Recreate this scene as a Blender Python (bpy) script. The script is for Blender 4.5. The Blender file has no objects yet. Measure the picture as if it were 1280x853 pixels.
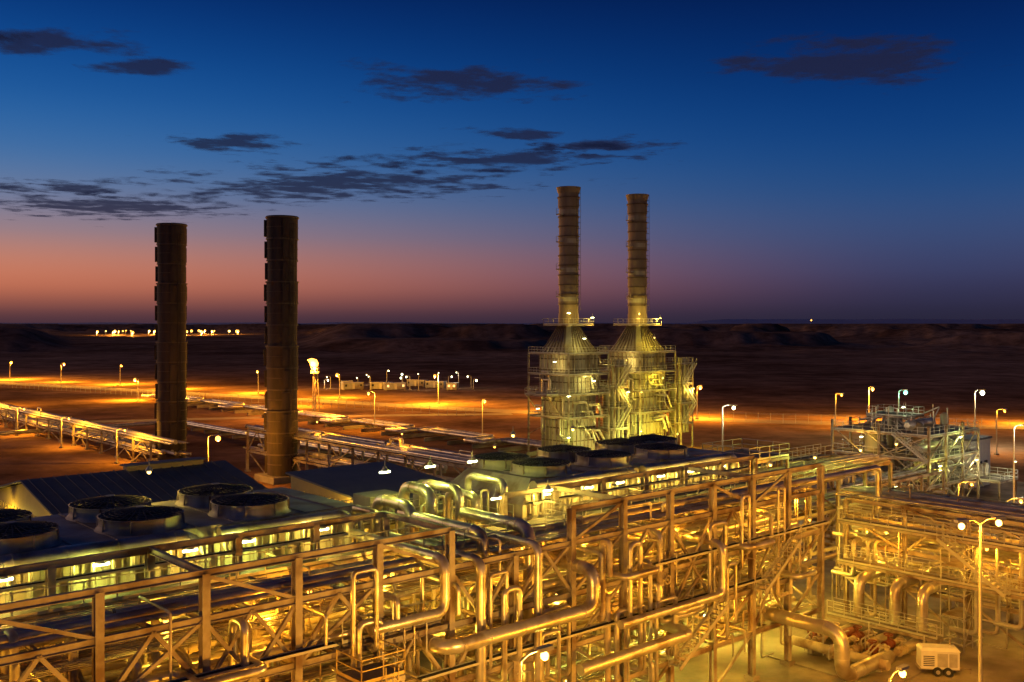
import bpy, math, random
from mathutils import Vector, Matrix, noise
random.seed(11)
rad=math.radians
CA,SA=.7455,.6665
TH=math.atan2(SA,CA)
def W(p,q,z=0): return Vector((p*CA-q*SA, p*SA+q*CA, z))
scene=bpy.context.scene
scene.view_settings.view_transform='Standard'
scene.view_settings.look='None'
scene.view_settings.exposure=0
def lin(r,g,b):
    f=lambda c:(c/255/12.92) if c/255<=.04045 else ((c/255+.055)/1.055)**2.4
    return (f(r),f(g),f(b),1)
# ---------------- materials
MATS={}
def mat(name,c1,c2,rough=.6,metal=0,scale=2.0,bump=0.0,rust=None,streak=False):
    m=bpy.data.materials.new(name);m.use_nodes=True
    nt=m.node_tree;b=nt.nodes['Principled BSDF']
    tc=nt.nodes.new('ShaderNodeTexCoord');mp=nt.nodes.new('ShaderNodeMapping')
    nt.links.new(tc.outputs['Object'],mp.inputs[0])
    if streak: mp.inputs['Scale'].default_value=(1,1,.15)
    n=nt.nodes.new('ShaderNodeTexNoise');n.inputs['Scale'].default_value=scale;n.inputs['Detail'].default_value=5;n.inputs['Roughness'].default_value=.65
    nt.links.new(mp.outputs[0],n.inputs['Vector'])
    r=nt.nodes.new('ShaderNodeValToRGB')
    r.color_ramp.elements[0].position=.32;r.color_ramp.elements[0].color=(*c1,1)
    r.color_ramp.elements[1].position=.68;r.color_ramp.elements[1].color=(*c2,1)
    nt.links.new(n.outputs['Fac'],r.inputs[0])
    out=r.outputs[0]
    if rust:
        n2=nt.nodes.new('ShaderNodeTexNoise');n2.inputs['Scale'].default_value=scale*.45;n2.inputs['Detail'].default_value=6
        nt.links.new(mp.outputs[0],n2.inputs['Vector'])
        r2=nt.nodes.new('ShaderNodeValToRGB');r2.color_ramp.elements[0].position=.48;r2.color_ramp.elements[1].position=.64
        nt.links.new(n2.outputs['Fac'],r2.inputs[0])
        mx=nt.nodes.new('ShaderNodeMixRGB');mx.inputs[2].default_value=(*rust,1)
        nt.links.new(r2.outputs[0],mx.inputs[0]);nt.links.new(out,mx.inputs[1]);out=mx.outputs[0]
    nt.links.new(out,b.inputs['Base Color'])
    mr=nt.nodes.new('ShaderNodeMapRange');mr.inputs['To Min'].default_value=max(.05,rough-.12);mr.inputs['To Max'].default_value=min(1,rough+.15)
    nt.links.new(n.outputs['Fac'],mr.inputs[0]);nt.links.new(mr.outputs[0],b.inputs['Roughness'])
    b.inputs['Metallic'].default_value=metal
    if bump:
        bp=nt.nodes.new('ShaderNodeBump');bp.inputs['Strength'].default_value=bump;bp.inputs['Distance'].default_value=.05
        nt.links.new(n.outputs['Fac'],bp.inputs['Height']);nt.links.new(bp.outputs[0],b.inputs['Normal'])
    MATS[name]=m;return m
def emat(name,c,s):
    m=bpy.data.materials.new(name);m.use_nodes=True
    b=m.node_tree.nodes['Principled BSDF'];b.inputs['Base Color'].default_value=(*c,1)
    b.inputs['Emission Color'].default_value=(*c,1);b.inputs['Emission Strength'].default_value=s
    try: m.cycles.emission_sampling='NONE'
    except: pass
    MATS[name]=m;return m
mat('steel',(.28,.23,.165),(.43,.36,.26),.6,.0,1.2,.1,rust=(.15,.085,.045))
mat('clad',(.48,.44,.36),(.62,.57,.48),.34,.68,1.5,.08,rust=(.34,.27,.18))
mat('pipepaint',(.38,.31,.20),(.52,.44,.30),.45,.05,1.5,.05,rust=(.22,.14,.08))
mat('grate',(.14,.12,.10),(.22,.19,.16),.75,.2,5,.2)
mat('galv',(.36,.34,.29),(.50,.47,.41),.5,.3,2,.05)
mat('deck',(.20,.20,.20),(.33,.33,.32),.6,.1,.9,.1,rust=(.17,.13,.11))
mat('panel',(.38,.34,.26),(.52,.47,.37),.6,.1,1.4,.08,rust=(.26,.19,.12),streak=True)
mat('black',(.012,.012,.013),(.03,.03,.03),.8,.0,3)
mat('fanwire',(.05,.045,.04),(.09,.08,.07),.6,.3,3)
mat('darkstack',(.04,.027,.018),(.115,.075,.045),.8,.1,.6,.3,rust=(.03,.02,.013),streak=True)
mat('stacksteel',(.17,.125,.08),(.27,.205,.13),.65,.1,.5,.15,rust=(.10,.07,.04),streak=True)
mat('stackband',(.09,.06,.035),(.15,.105,.06),.7,.1,.8,.1)
mat('casing',(.26,.235,.17),(.42,.385,.29),.6,.1,.6,.12,rust=(.16,.12,.07),streak=True)
mat('wallyellow',(.50,.36,.10),(.60,.44,.15),.7,0,1,.05)
mat('roof',(.10,.10,.105),(.16,.16,.165),.6,.1,.5,.1)
mat('concrete',(.20,.165,.12),(.36,.31,.23),.9,0,.35,.3,rust=(.12,.095,.07))
mat('road',(.24,.17,.12),(.34,.25,.17),.95,0,.3,.3)
mat('white',(.62,.60,.55),(.74,.72,.66),.5,0,1)
mat('red',(.16,.035,.02),(.25,.07,.04),.5,.1,3)
mat('rubber',(.02,.02,.02),(.03,.03,.03),.9,0,3)
emat('em_white',(.95,1,.62),7)
emat('em_warm',(1,.66,.16),6)
emat('em_sod',(1,.42,.06),6)
emat('em_mint',(.2,1,.55),4)
emat('em_win',(1,.70,.28),1.2)
emat('em_flame',(1,.36,.05),7)
# ---------------- mesh builder
class MB:
    def __init__(s,name): s.n=name;s.v=[];s.f=[];s.m=[];s.sm=[];s.mats=[]
    def mi(s,m):
        if m not in s.mats:s.mats.append(m)
        return s.mats.index(m)
    def add(s,vs,fs,m,smooth=False):
        o=len(s.v);s.v.extend([tuple(v) for v in vs]);k=s.mi(m)
        for f in fs:
            s.f.append([i+o for i in f]);s.m.append(k);s.sm.append(smooth)
    def hexa(s,c,ux,uy,uz,m):
        vs=[c+a*ux+b*uy+d*uz for d in(-1,1) for b in(-1,1) for a in(-1,1)]
        s.add(vs,[(0,2,3,1),(4,5,7,6),(0,1,5,4),(2,6,7,3),(0,4,6,2),(1,3,7,5)],m)
    def box(s,x0,y0,z0,x1,y1,z1,m):
        s.hexa(Vector(((x0+x1)/2,(y0+y1)/2,(z0+z1)/2)),Vector(((x1-x0)/2,0,0)),Vector((0,(y1-y0)/2,0)),Vector((0,0,(z1-z0)/2)),m)
    def fr(s,a,b):
        a=Vector(a);b=Vector(b);d=b-a;L=d.length;d=d/L if L>1e-6 else Vector((0,0,1))
        if abs(d.z)>.98: side=Vector((1,0,0))
        else: side=d.cross(Vector((0,0,1))).normalized()
        up=side.cross(d).normalized()
        return a,b,d,L,side,up
    def beam(s,a,b,w,h,m):
        a,b,d,L,side,up=s.fr(a,b)
        s.hexa((a+b)/2,d*L/2,side*w/2,up*h/2,m)
    def ib(s,a,b,h,w,m='steel'):
        a,b,d,L,side,up=s.fr(a,b);t=.035
        c=(a+b)/2
        s.hexa(c+up*(h/2-t/2),d*L/2,side*w/2,up*t/2,m)
        s.hexa(c-up*(h/2-t/2),d*L/2,side*w/2,up*t/2,m)
        s.hexa(c,d*L/2,side*t/2,up*(h/2-t),m)
    def tube(s,pts,r,m,n=12,caps=True,smooth=True):
        P=[Vector(p) for p in pts];K=len(P)
        rs=r if isinstance(r,(list,tuple)) else [r]*K
        T=[]
        for i in range(K):
            t=(P[min(i+1,K-1)]-P[max(i-1,0)])
            T.append(t.normalized() if t.length>1e-7 else Vector((0,0,1)))
        ref=Vector((0,0,1)) if abs(T[0].z)<.9 else Vector((1,0,0))
        u=T[0].cross(ref).normalized();vs=[]
        for i in range(K):
            u=(u-T[i]*u.dot(T[i])).normalized();w=T[i].cross(u)
            for j in range(n):
                a=2*math.pi*j/n;vs.append(P[i]+(u*math.cos(a)+w*math.sin(a))*rs[i])
        fs=[]
        for i in range(K-1):
            for j in range(n):
                j2=(j+1)%n;fs.append((i*n+j,i*n+j2,(i+1)*n+j2,(i+1)*n+j))
        s.add(vs,fs,m,smooth)
        if caps:
            s.add(vs[:n],[tuple(range(n-1,-1,-1))],m);s.add(vs[-n:],[tuple(range(n))],m)
    def ball(s,c,r,m):
        c=Vector(c);A=[math.pi*k/8 for k in range(9)]
        s.tube([c+Vector((0,0,-math.cos(a)*r)) for a in A],[max(.002,math.sin(a)*r) for a in A],m,12,False)
    def pipe(s,pts,r,m='clad',n=12,bands=True):
        P=[Vector(p) for p in pts];out=[P[0]]
        for i in range(1,len(P)-1):
            a=P[i-1]-P[i];b=P[i+1]-P[i];la=a.length;lb=b.length
            if la<1e-5 or lb<1e-5: continue
            a/=la;b/=lb;ang=a.angle(b)
            if ang>3.1: continue
            Rb=2.4*r;t=min(Rb/math.tan(ang/2),la*.48,lb*.48)
            p0=P[i]+a*t;p1=P[i]+b*t
            for k in range(7):
                f=k/6;out.append(p0*(1-f)**2+P[i]*2*f*(1-f)+p1*f*f)
            if bands and r>.2:
                s.tube([p0-a*.0,p0+a*.12],r*1.08,m,n);s.tube([p1,p1+b*.12],r*1.08,m,n)
        out.append(P[-1]);s.tube(out,r,m,n)
        if bands and r>.15:
            for i in range(len(P)-1):
                d=P[i+1]-P[i];L=d.length
                if L>5:
                    d/=L;k=2.0+random.random()
                    while k<L-2:
                        s.tube([P[i]+d*k,P[i]+d*(k+.08)],r*1.05,m,n);k+=2.4
    def flange(s,c,d,r,m='clad'):
        c=Vector(c);d=Vector(d).normalized();s.tube([c-d*.07,c-d*.01],r*1.5,m,12,True,False);s.tube([c+d*.01,c+d*.07],r*1.5,m,12,True,False)
    def valve(s,c,d,r,m='pipepaint'):
        c=Vector(c);d=Vector(d).normalized();s.flange(c-d*r*1.8,d,r,m);s.flange(c+d*r*1.8,d,r,m)
        s.tube([c-d*r*1.7,c-d*r*.7,c+d*r*.7,c+d*r*1.7],[r,r*1.4,r*1.4,r],m,12)
        u=Vector((0,0,1)) if abs(d.z)<.7 else Vector((0,-1,0))
        s.tube([c,c+u*r*3.2],r*.35,m,8);s.ring(c+u*r*3.2,u,r*1.3,.05,m,12)
    def ring(s,c,ax,R_,t,m,n=20):
        c=Vector(c);ax=Vector(ax).normalized();u=ax.orthogonal().normalized();w=ax.cross(u)
        P=[c+(u*math.cos(2*math.pi*i/n)+w*math.sin(2*math.pi*i/n))*R_ for i in range(n+1)]
        s.tube(P,t,m,5,False)
    def rail(s,pts,m='galv',h=1.1,t=.05,sp=1.5):
        P=[Vector(p) for p in pts]
        for a,b in zip(P[:-1],P[1:]):
            L=(b-a).length
            if L<.1: continue
            for z in(h,h*.55): s.beam(a+Vector((0,0,z)),b+Vector((0,0,z)),t,t,m)
            s.beam(a+Vector((0,0,.08)),b+Vector((0,0,.08)),.02,.15,m)
            k=max(1,round(L/sp))
            for i in range(k+1):
                c=a.lerp(b,i/k);s.beam(c,c+Vector((0,0,h)),t,t,m)
    def deck(s,x0,y0,x1,y1,z,m='grate',sides='nsew',rm='galv'):
        s.box(x0,y0,z-.06,x1,y1,z,m)
        for yy in(y0,y1): s.box(x0,yy-.05,z-.28,x1,yy+.05,z-.065,'steel')
        for xx in(x0,x1): s.box(xx-.05,y0+.06,z-.26,xx+.05,y1-.06,z-.065,'steel')
        if 's' in sides:s.rail([(x0,y0,z),(x1,y0,z)],rm)
        if 'n' in sides:s.rail([(x0,y1,z),(x1,y1,z)],rm)
        if 'w' in sides:s.rail([(x0,y0,z),(x0,y1,z)],rm)
        if 'e' in sides:s.rail([(x1,y0,z),(x1,y1,z)],rm)
    def ladder(s,x,y,z0,z1,d='x',m='galv',cage=True):
        o=Vector((.25,0,0)) if d=='x' else Vector((0,.25,0));c=Vector((x,y,0))
        for sg in(-1,1): s.beam(c+o*sg+Vector((0,0,z0)),c+o*sg+Vector((0,0,z1)),.06,.06,m)
        z=z0+.3
        while z<z1: s.beam(c-o+Vector((0,0,z)),c+o+Vector((0,0,z)),.03,.03,m);z+=.4
        if cage:
            z=z0+2.4
            while z<z1+1: s.ring((x,y-.3,z),(0,0,1),.4,.025,m,8);z+=1.1
            for a in(-.35,0,.35): s.beam((x+a,y-.68+abs(a)*.5,z0+2.4),(x+a,y-.68+abs(a)*.5,z1+.8),.03,.03,m)
    def stair(s,a,b,w=.9,m='galv'):
        a=Vector(a);b=Vector(b);d=b-a;h=Vector((d.x,d.y,0)).normalized();sd=Vector((-h.y,h.x,0))*w/2
        for g in(-1,1):
            s.beam(a+sd*g,b+sd*g,.06,.25,m);s.beam(a+sd*g+Vector((0,0,1)),b+sd*g+Vector((0,0,1)),.05,.05,m)
            for i in range(6):
                c=a.lerp(b,i/5)+sd*g;s.beam(c,c+Vector((0,0,1)),.04,.04,m)
        k=max(3,int(abs(d.z)/.2))
        for i in range(k):
            c=a.lerp(b,(i+.5)/k);s.hexa(c,h*.13,sd,Vector((0,0,.015)),m)
    def build(s,loc=(0,0,0),rz=TH):
        me=bpy.data.meshes.new(s.n);me.from_pydata(s.v,[],s.f);me.update()
        for m in s.mats: me.materials.append(MATS[m])
        me.polygons.foreach_set('material_index',s.m);me.polygons.foreach_set('use_smooth',s.sm);me.update()
        o=bpy.data.objects.new(s.n,me);scene.collection.objects.link(o)
        o.location=loc;o.rotation_euler=(0,0,rz);return o
# ---------------- lights
SOD=(1,.40,.02);YEL=(1,.58,.05);GRN=(.86,.92,.13);WHT=(1,.93,.66);MINT=(.3,1,.6);AMB=(1,.68,.09)
def bulb(loc,P,col,r=.14,parent=None,name='bulb'):
    l=bpy.data.lights.new(name,'POINT');l.energy=P;l.color=col;l.shadow_soft_size=r
    o=bpy.data.objects.new(name,l);scene.collection.objects.link(o);o.location=loc
    if parent: o.parent=parent;o.matrix_parent_inverse=Matrix.Identity(4)
    return o
FIX={}
PK=1.85
def fixture(loc,P,col,r=.12,kind='em_warm',rz=TH,drop=.4):
    if kind not in FIX:
        b=MB('light_fixture');b.tube([(0,0,.05),(0,0,.15),(0,0,.32)],[.22,.2,.07],'galv',10);b.tube([(0,0,.3),(0,0,.7)],.03,'galv',6)
        if kind=='em_white': b.tube([(-.38,0,-.02),(.38,0,-.02)],.07,kind,8)
        else: b.ball((0,0,-.03),.12,kind)
        o=b.build();FIX[kind]=o.data;bpy.data.objects.remove(o)
    o=bpy.data.objects.new('light_fixture',FIX[kind]);scene.collection.objects.link(o);o.location=loc;o.rotation_euler=(0,0,rz)
    bulb((0,0,-drop),P*PK,col,r*.8,o);return o
def street_lamp(x,y,h,col,P,r=.25,double=False,rz=0,z0=0,em='em_sod',thick=.1,light=True):
    b=MB('street_lamp');b.box(-.35,-.35,0,.35,.35,.25,'concrete')
    b.tube([(0,0,.25),(0,0,h*.5),(0,0,h)],[thick*1.4,thick*1.1,thick*.7],'galv',10)
    for sg in((-1,1) if double else (1,)):
        b.tube([(0,0,h-.05),(sg*.5,0,h+.2),(sg*1.1,0,h+.25)],thick*.5,'galv',8)
        b.box(sg*1.5-.45,-.17,h+.14,sg*1.5+.45,.17,h+.32,'galv');b.ball((sg*1.5,0,h+.1-r),r,em)
    o=b.build((x,y,z0),rz)
    if light:
        for sg in((-1,1) if double else (1,)): bulb((sg*1.5,0,h-2.2*r-.1),P/(2 if double else 1),col,r*.5,o)
    return o
# ---------------- terrain
def fbm(x,y,s,o=5):
    return noise.fractal(Vector((x/s,y/s,1.7)),1.0,2.1,o)
def sstep(a,b,x):
    t=max(0,min(1,(x-a)/(b-a)));return t*t*(3-2*t)
def hgt(x,y):
    r=math.hypot(x,y)
    if r<560: return 0
    k=sstep(560,1200,r)
    n=fbm(x,y,800,6)
    t=sstep(-.03,.04,n)*12+sstep(.14,.19,n)*9+abs(fbm(x+500,y,240,5))*12-2
    far=sstep(5000,9000,r)
    t=t*(1-far)+far*(6+sstep(-.1,.2,fbm(x,y,3500,4))*15)
    if y>0 and r<2900: # wide wadi in front of the settlement
        az=x/y;v=sstep(-.50,-.44,az)*(1-sstep(-.22,-.16,az));t=t*(1-.85*v)
    return max(-1,k*min(t,25.5))
def terrain():
    rings=[0,15,60,140,280,420,560];r=600
    while r<34000: rings.append(r);r*=1.024
    N=760;vs=[(0,0,0)];fs=[]
    angs=[]
    for i in range(N):
        angs.append(-math.pi*.22+math.pi*.44*(i/(N*.85)) if i<N*.85 else math.pi*.22+math.pi*1.56*((i-N*.85)/(N*.15)))
    for r in rings[1:]:
        for a in angs:
            x=r*math.sin(a);y=r*math.cos(a);vs.append((x,y,hgt(x,y)))
    for j in range(N): fs.append((0,1+(j+1)%N,1+j))
    for i in range(len(rings)-2):
        for j in range(N):
            a=1+i*N+j;b=1+i*N+(j+1)%N;fs.append((a,b,b+N,a+N))
    me=bpy.data.meshes.new('ground');me.from_pydata(vs,[],fs)
    for p in me.polygons:p.use_smooth=True
    m=bpy.data.materials.new('sand');m.use_nodes=True;nt=m.node_tree;b=nt.nodes['Principled BSDF'];b.inputs['Roughness'].default_value=1;b.inputs['Specular IOR Level'].default_value=0
    tc=nt.nodes.new('ShaderNodeTexCoord')
    def nz(s,d=8):
        n=nt.nodes.new('ShaderNodeTexNoise');n.inputs['Scale'].default_value=s;n.inputs['Detail'].default_value=d;n.inputs['Roughness'].default_value=.7
        nt.links.new(tc.outputs['Object'],n.inputs['Vector']);return n
    n1=nz(.005);n2=nz(.07);n3=nz(1.4)
    r1=nt.nodes.new('ShaderNodeValToRGB');e=r1.color_ramp.elements;e[0].position=.38;e[0].color=(.20,.10,.055,1);e[1].position=.62;e[1].color=(.56,.33,.19,1)
    nt.links.new(n1.outputs[0],r1.inputs[0])
    r2=nt.nodes.new('ShaderNodeValToRGB');e=r2.color_ramp.elements;e[0].position=.35;e[0].color=(.42,.42,.42,1);e[1].position=.65;e[1].color=(1.1,1.1,1.1,1)
    nt.links.new(n2.outputs[0],r2.inputs[0])
    mx=nt.nodes.new('ShaderNodeMixRGB');mx.blend_type='MULTIPLY';mx.inputs[0].default_value=1
    nt.links.new(r1.outputs[0],mx.inputs[1]);nt.links.new(r2.outputs[0],mx.inputs[2]);nt.links.new(mx.outputs[0],b.inputs['Base Color'])
    bp=nt.nodes.new('ShaderNodeBump');bp.inputs['Strength'].default_value=.6;bp.inputs['Distance'].default_value=.15;nt.links.new(n3.outputs[0],bp.inputs['Height']);nt.links.new(bp.outputs[0],b.inputs['Normal'])
    me.materials.append(m);o=bpy.data.objects.new('ground',me);scene.collection.objects.link(o)
terrain()
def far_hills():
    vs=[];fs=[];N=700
    mat('haze_hillmat',(.38,.36,.46),(.48,.46,.55),.95,0,.002)  # pale bluish base colour stands in for distance haze
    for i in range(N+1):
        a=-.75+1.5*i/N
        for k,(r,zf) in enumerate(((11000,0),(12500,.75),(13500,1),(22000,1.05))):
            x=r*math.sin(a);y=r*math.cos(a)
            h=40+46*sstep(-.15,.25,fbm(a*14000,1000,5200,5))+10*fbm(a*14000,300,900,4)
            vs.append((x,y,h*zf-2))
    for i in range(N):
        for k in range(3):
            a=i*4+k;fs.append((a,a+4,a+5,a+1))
    me=bpy.data.meshes.new('hills');me.from_pydata(vs,[],fs);me.materials.append(MATS['haze_hillmat'])
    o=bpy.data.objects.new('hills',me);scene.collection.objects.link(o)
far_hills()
def strip(name,pts,w,z,m,seg=12):
    b=MB(name);P=[Vector((x,y,0)) for x,y in pts];Q=[]
    for i in range(len(P)-1):
        for k in range(seg): Q.append(P[i].lerp(P[i+1],k/seg))
    Q.append(P[-1])
    Q2=[Q[0]]+[(Q[max(0,i-4)]+Q[i]*2+Q[min(len(Q)-1,i+4)])/4 for i in range(1,len(Q)-1)]+[Q[-1]]
    vs=[];fs=[]
    for i,c in enumerate(Q2):
        t=(Q2[min(i+1,len(Q2)-1)]-Q2[max(0,i-1)]).normalized();s=Vector((-t.y,t.x,0))*w/2
        vs+= [c+s+Vector((0,0,z)),c-s+Vector((0,0,z))]
    for i in range(len(Q2)-1): fs.append((2*i,2*i+1,2*i+3,2*i+2))
    b.add(vs,fs,m);return b.build((0,0,0),0)
strip('road',[(-420,530),(-230,430),(-91,342),(0,282),(70,252),(140,236),(300,215)],10,.02,'road')
strip('road',[(-120,250),(-60,268),(0,276)],6,.016,'road')
b=MB('pavement');b.box(-30,5,-.3,118,112,.016,'concrete');b.box(118.01,30,-.3,165,100,.012,'concrete');b.build()
# ---------------- plant: rack generator
def rack(mb,ls,ta,tb,levels,swap=False,top=None,braces=True,csz=.42,skip=()):
    T=(lambda l,t,z:(l,t,z)) if not swap else (lambda l,t,z:(t,l,z))
    ztop=top or levels[-1]
    for i,l in enumerate(ls):
        zt=ztop if not(i in skip and i-1 in skip) else levels[-1]
        for t in (ta,tb):
            mb.ib(T(l,t,0.1),T(l,t,zt),csz,csz*.85);c=T(l,t,0);mb.box(c[0]-.4,c[1]-.4,0,c[0]+.4,c[1]+.4,.3,'concrete')
        for z in levels: mb.ib(T(l,ta,z),T(l,tb,z),.36,.22)
        if braces and random.random()<.5:
            z=random.choice(levels[:-1]) if len(levels)>1 else 0;z2=levels[levels.index(z)+1] if len(levels)>1 else levels[0]
            mb.beam(T(l,ta,z),T(l,tb,z2),.14,.14,'steel')
    for z in levels+([top] if top else []):
        for t in(ta,tb):
            for i,(a,b_) in enumerate(zip(ls[:-1],ls[1:])):
                if z==top and i in skip: continue
                mb.ib(T(a,t,z+.003*(t==ta)),T(b_,t,z+.003*(t==ta)),.34,.22)
        for a,b_ in zip(ls[:-1],ls[1:]):
            if z!=top: mb.ib(T((a+b_)/2,ta,z-.02),T((a+b_)/2,tb,z-.02),.24,.15)
    if braces:
        for i,(a,b_) in enumerate(zip(ls[:-1],ls[1:])):
            for t in(ta,tb):
                lv=[0.2]+levels
                for z0,z1 in zip(lv[:-1],lv[1:]):
                    k=random.random()
                    if k<.22: mb.beam(T(a,t,z0),T(b_,t,z1),.16,.16,'steel')
                    elif k<.42: mb.beam(T(b_,t,z0),T(a,t,z1),.16,.16,'steel')
                    elif k<.58:
                        mb.beam(T(a,t,z0),T((a+b_)/2,t,z1),.15,.15,'steel');mb.beam(T(b_,t,z0),T((a+b_)/2,t,z1),.15,.15,'steel')
def runs(mb,l0,l1,ta,tb,z,n,rmin,rmax,swap=False,drop=.35):
    T=(lambda l,t,z:(l,t,z)) if not swap else (lambda l,t,z:(t,l,z))
    t=ta+.35
    for i in range(n):
        r=random.uniform(rmin,rmax) if random.random()<.6 else random.uniform(rmin*.5,rmin)
        if t+r>tb-.3: break
        t+=r;zz=z+.2+r
        a=l0+(random.random()*6 if random.random()<.4 else 0);b_=l1-(random.random()*10 if random.random()<.4 else 0)
        pts=[T(a,t,zz),T(b_,t,zz)]
        if random.random()<drop: pts.append(T(b_,t,zz-random.uniform(2,6)))
        if random.random()<drop: pts.insert(0,T(a,t,zz-random.uniform(2,6)))
        if random.random()<.3:
            c=random.uniform(a+4,b_-6);w=2.5
            k=pts.index(T(a,t,zz))+1
            pts[k:k]=[T(c,t,zz),T(c,t,zz+1.1),T(c+w,t,zz+1.1),T(c+w,t,zz)]
        mb.pipe(pts,r,random.choice(['clad','clad','pipepaint','galv']),12 if r>.15 else 6)
        x=a+random.random()*8
        while x<b_:
            if random.random()<.25: mb.flange(T(x,t,zz),Vector(T(1,0,0)),r,'pipepaint')
            x+=6
        t+=r+random.uniform(.06,.22)
# ---- main rack
cols=[.8+4.5*k for k in range(16)]
mb=MB('pipe_rack')
rack(mb,cols,41,47,[3.2,6.2,9.2,12.2],top=14.2,skip=(7,8))
for i,(a,c) in enumerate(zip(cols[:-1],cols[1:])):
    if i in(1,2,4,6,9,12,13):
        if i%2: mb.beam((a,41,12.3),(c,41,14.1),.16,.16,'steel')
        else: mb.beam((c,41,12.3),(a,41,14.1),.16,.16,'steel')
    if i in(2,3,5,8,10): 
        mb.beam((a,41,9.3),((a+c)/2,41,12.1),.18,.18,'steel');mb.beam((c,41,9.3),((a+c)/2,41,12.1),.18,.18,'steel')
    if i in(4,7,11):
        mb.beam((a,41,6.3),(c,41,12.1),.18,.18,'steel');mb.beam((c,41,6.3),(a,41,12.1),.18,.18,'steel')
    if i%3==1: mb.ib((a,41,14.2),(a,47,14.2),.3,.2)
for(q,z,a,c)in((47.4,13.3,.8,30),(47.4,13.3,44,68),(40.5,9.9,.8,25),(40.5,9.9,48,68.3),(40.6,7.0,30,60)):
    mb.box(a,q-.22,z,c,q+.22,z+.03,'galv');mb.box(a,q-.25,z-.002,c,q-.22,z+.12,'galv');mb.box(a,q+.22,z-.002,c,q+.25,z+.12,'galv')
    x=a
    while x<c: mb.beam((x,q-.25,z-.03),(x,q+.55 if q<44 else q-.5,z-.03),.06,.05,'steel');x+=2.25
    for k in range(4): mb.tube([(a,q-.13+k*.085,z+.07),(c,q-.13+k*.085,z+.07)],.035,'rubber',5)
mb.box(0,47.1,12.1,32,48.9,12.16,'grate')
mb.deck(0.5,45.6,33,46.8,12.45,sides='s');mb.deck(45,44.8,67,46.5,12.45,sides='ns')
mb.deck(33.5,43.2,44.5,46.6,12.45,sides='swe');mb.deck(26,41.4,32,43,9.5,sides='sn');mb.deck(48,41.4,60,42.6,6.5,sides='ns')
mb.deck(25,38.2,27.4,40.3,8.6,sides='swe',rm='wallyellow');mb.deck(25,38.2,27.4,40.3,6.2,sides='swe',rm='wallyellow');mb.ladder(26.2,38.0,3,8.6,m='wallyellow')
for x in(25.1,27.3):
    for y in(38.3,40.2): mb.ib((x,y,0),(x,y,8.5),.2,.18)
mb.deck(61,47.4,63,49.2,9.2,sides='nsew');mb.stair((49.5,40,3.3),(54.5,40,6.4));mb.stair((59,40.1,6.4),(63.5,40.1,9.4))
mb.build()
mb=MB('process_piping')
for z,n in((12.2,14),(9.2,16),(6.2,14),(3.2,9)):
    runs(mb,-1,31,41.2,45.4 if z>12 else 46.8,z,n,.07,.22);runs(mb,33+random.random()*4,68,41.2,44.6 if z>12 else 46.8,z,n,.07,.22)
for z in(7.8,10.8): runs(mb,3,66,41.4,46.6,z,9,.04,.1)
for i in range(130):
    p=random.uniform(3,67);q=random.uniform(40.4,47.5);r=random.choice([.04,.05,.07,.1,.14,.2]);z0=random.uniform(.5,8);z1=random.uniform(7,13.2);q2=q+random.uniform(-2,6)
    mb.pipe([(p+random.uniform(-4,4),q,z0),(p,q,z0),(p,q,z1),(p,max(40.3,q2),z1),(p,max(40.3,q2),z1-2)],r,random.choice(['clad','pipepaint','galv']),8)
    if random.random()<.5: mb.valve((p,q,(z0+z1)/2),(0,0,1),max(.08,r))
for i in range(36):
    p=random.uniform(8,67);z=random.choice([3.9,6.9,8.6,9.9,11.4]);r=random.choice([.05,.08,.14])
    mb.pipe([(p,40.4,z-1.5),(p,40.4,z),(p,49.5,z),(p,49.5,z+1.5)],r,random.choice(['clad','pipepaint','galv']),8)
for(p,w,z,r)in((44.5,3,9.9,.2),(49.5,2.6,6.9,.24),(57,3,9.8,.22),(63,2.4,6.8,.2),(18,3,9.9,.2)):
    mb.pipe([(p-5,41.6,z),(p,41.6,z),(p,39.6,z),(p+w,39.6,z),(p+w,41.6,z),(p+w+6,41.6,z)],r,'clad',12)
# tall inverted-U loops standing proud of the rack face
for i in range(16):
    p=random.uniform(22,66);w=random.uniform(.7,2.2);zt=random.choice([7.6,8.8,10.6,11.6,13.2]);q=random.uniform(40.2,40.6);r=random.choice([.09,.12,.17])
    mb.pipe([(p,q+2,zt-5),(p,q,zt-5),(p,q,zt),(p+w,q,zt),(p+w,q,zt-4),(p+w,q+2,zt-4)],r,'clad',10)
mb.pipe([(30.8,47,8.7),(30.8,39.4,8.7),(41.5,39.4,8.7),(41.5,39.4,10.9),(41.5,46,10.9)],.38,'clad',16)
mb.pipe([(31.5,49,12.9),(31.5,40.4,12.9),(31.5,40.4,10.2),(27,40.4,10.2)],.27)
mb.pipe([(34,50,12.4),(34,40.5,12.4),(34,40.5,4)],.28)
mb.pipe([(35.6,50,13.4),(35.6,42.2,13.4),(35.6,42.2,3)],.34)
mb.pipe([(37.9,48,12.7),(37.9,40.2,12.7),(37.9,40.2,2)],.24)
mb.pipe([(38.9,48,13.3),(38.9,42,13.3),(38.9,42,2)],.38)
mb.pipe([(4,45,11.7),(22.9,45,11.7),(22.9,45,4)],.42,'clad',16)
mb.pipe([(7,40.1,9.8),(17,40.1,9.8),(17,40.1,5)],.3)
mb.pipe([(44,39.6,7.2),(54,39.6,7.2),(54,39.6,10.5),(54,46,10.5)],.27)
mb.pipe([(40,39,5.6),(50,39,5.6),(50,44,5.6)],.34)
mb.pipe([(62,46,4),(62,35.6,4),(62,35.6,.9),(68.5,35.6,.9)],.5,'clad',18)
for q in(41,38,35.8):
    mb.pipe([(80,q,4.6),(74,q,4.6),(74,q,.8),(71,q,.8)],.42,'clad',16)
mb.pipe([(52,44,9.9),(66,44,9.9),(66,50,9.9),(76,50,9.9)],.36)
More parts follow.
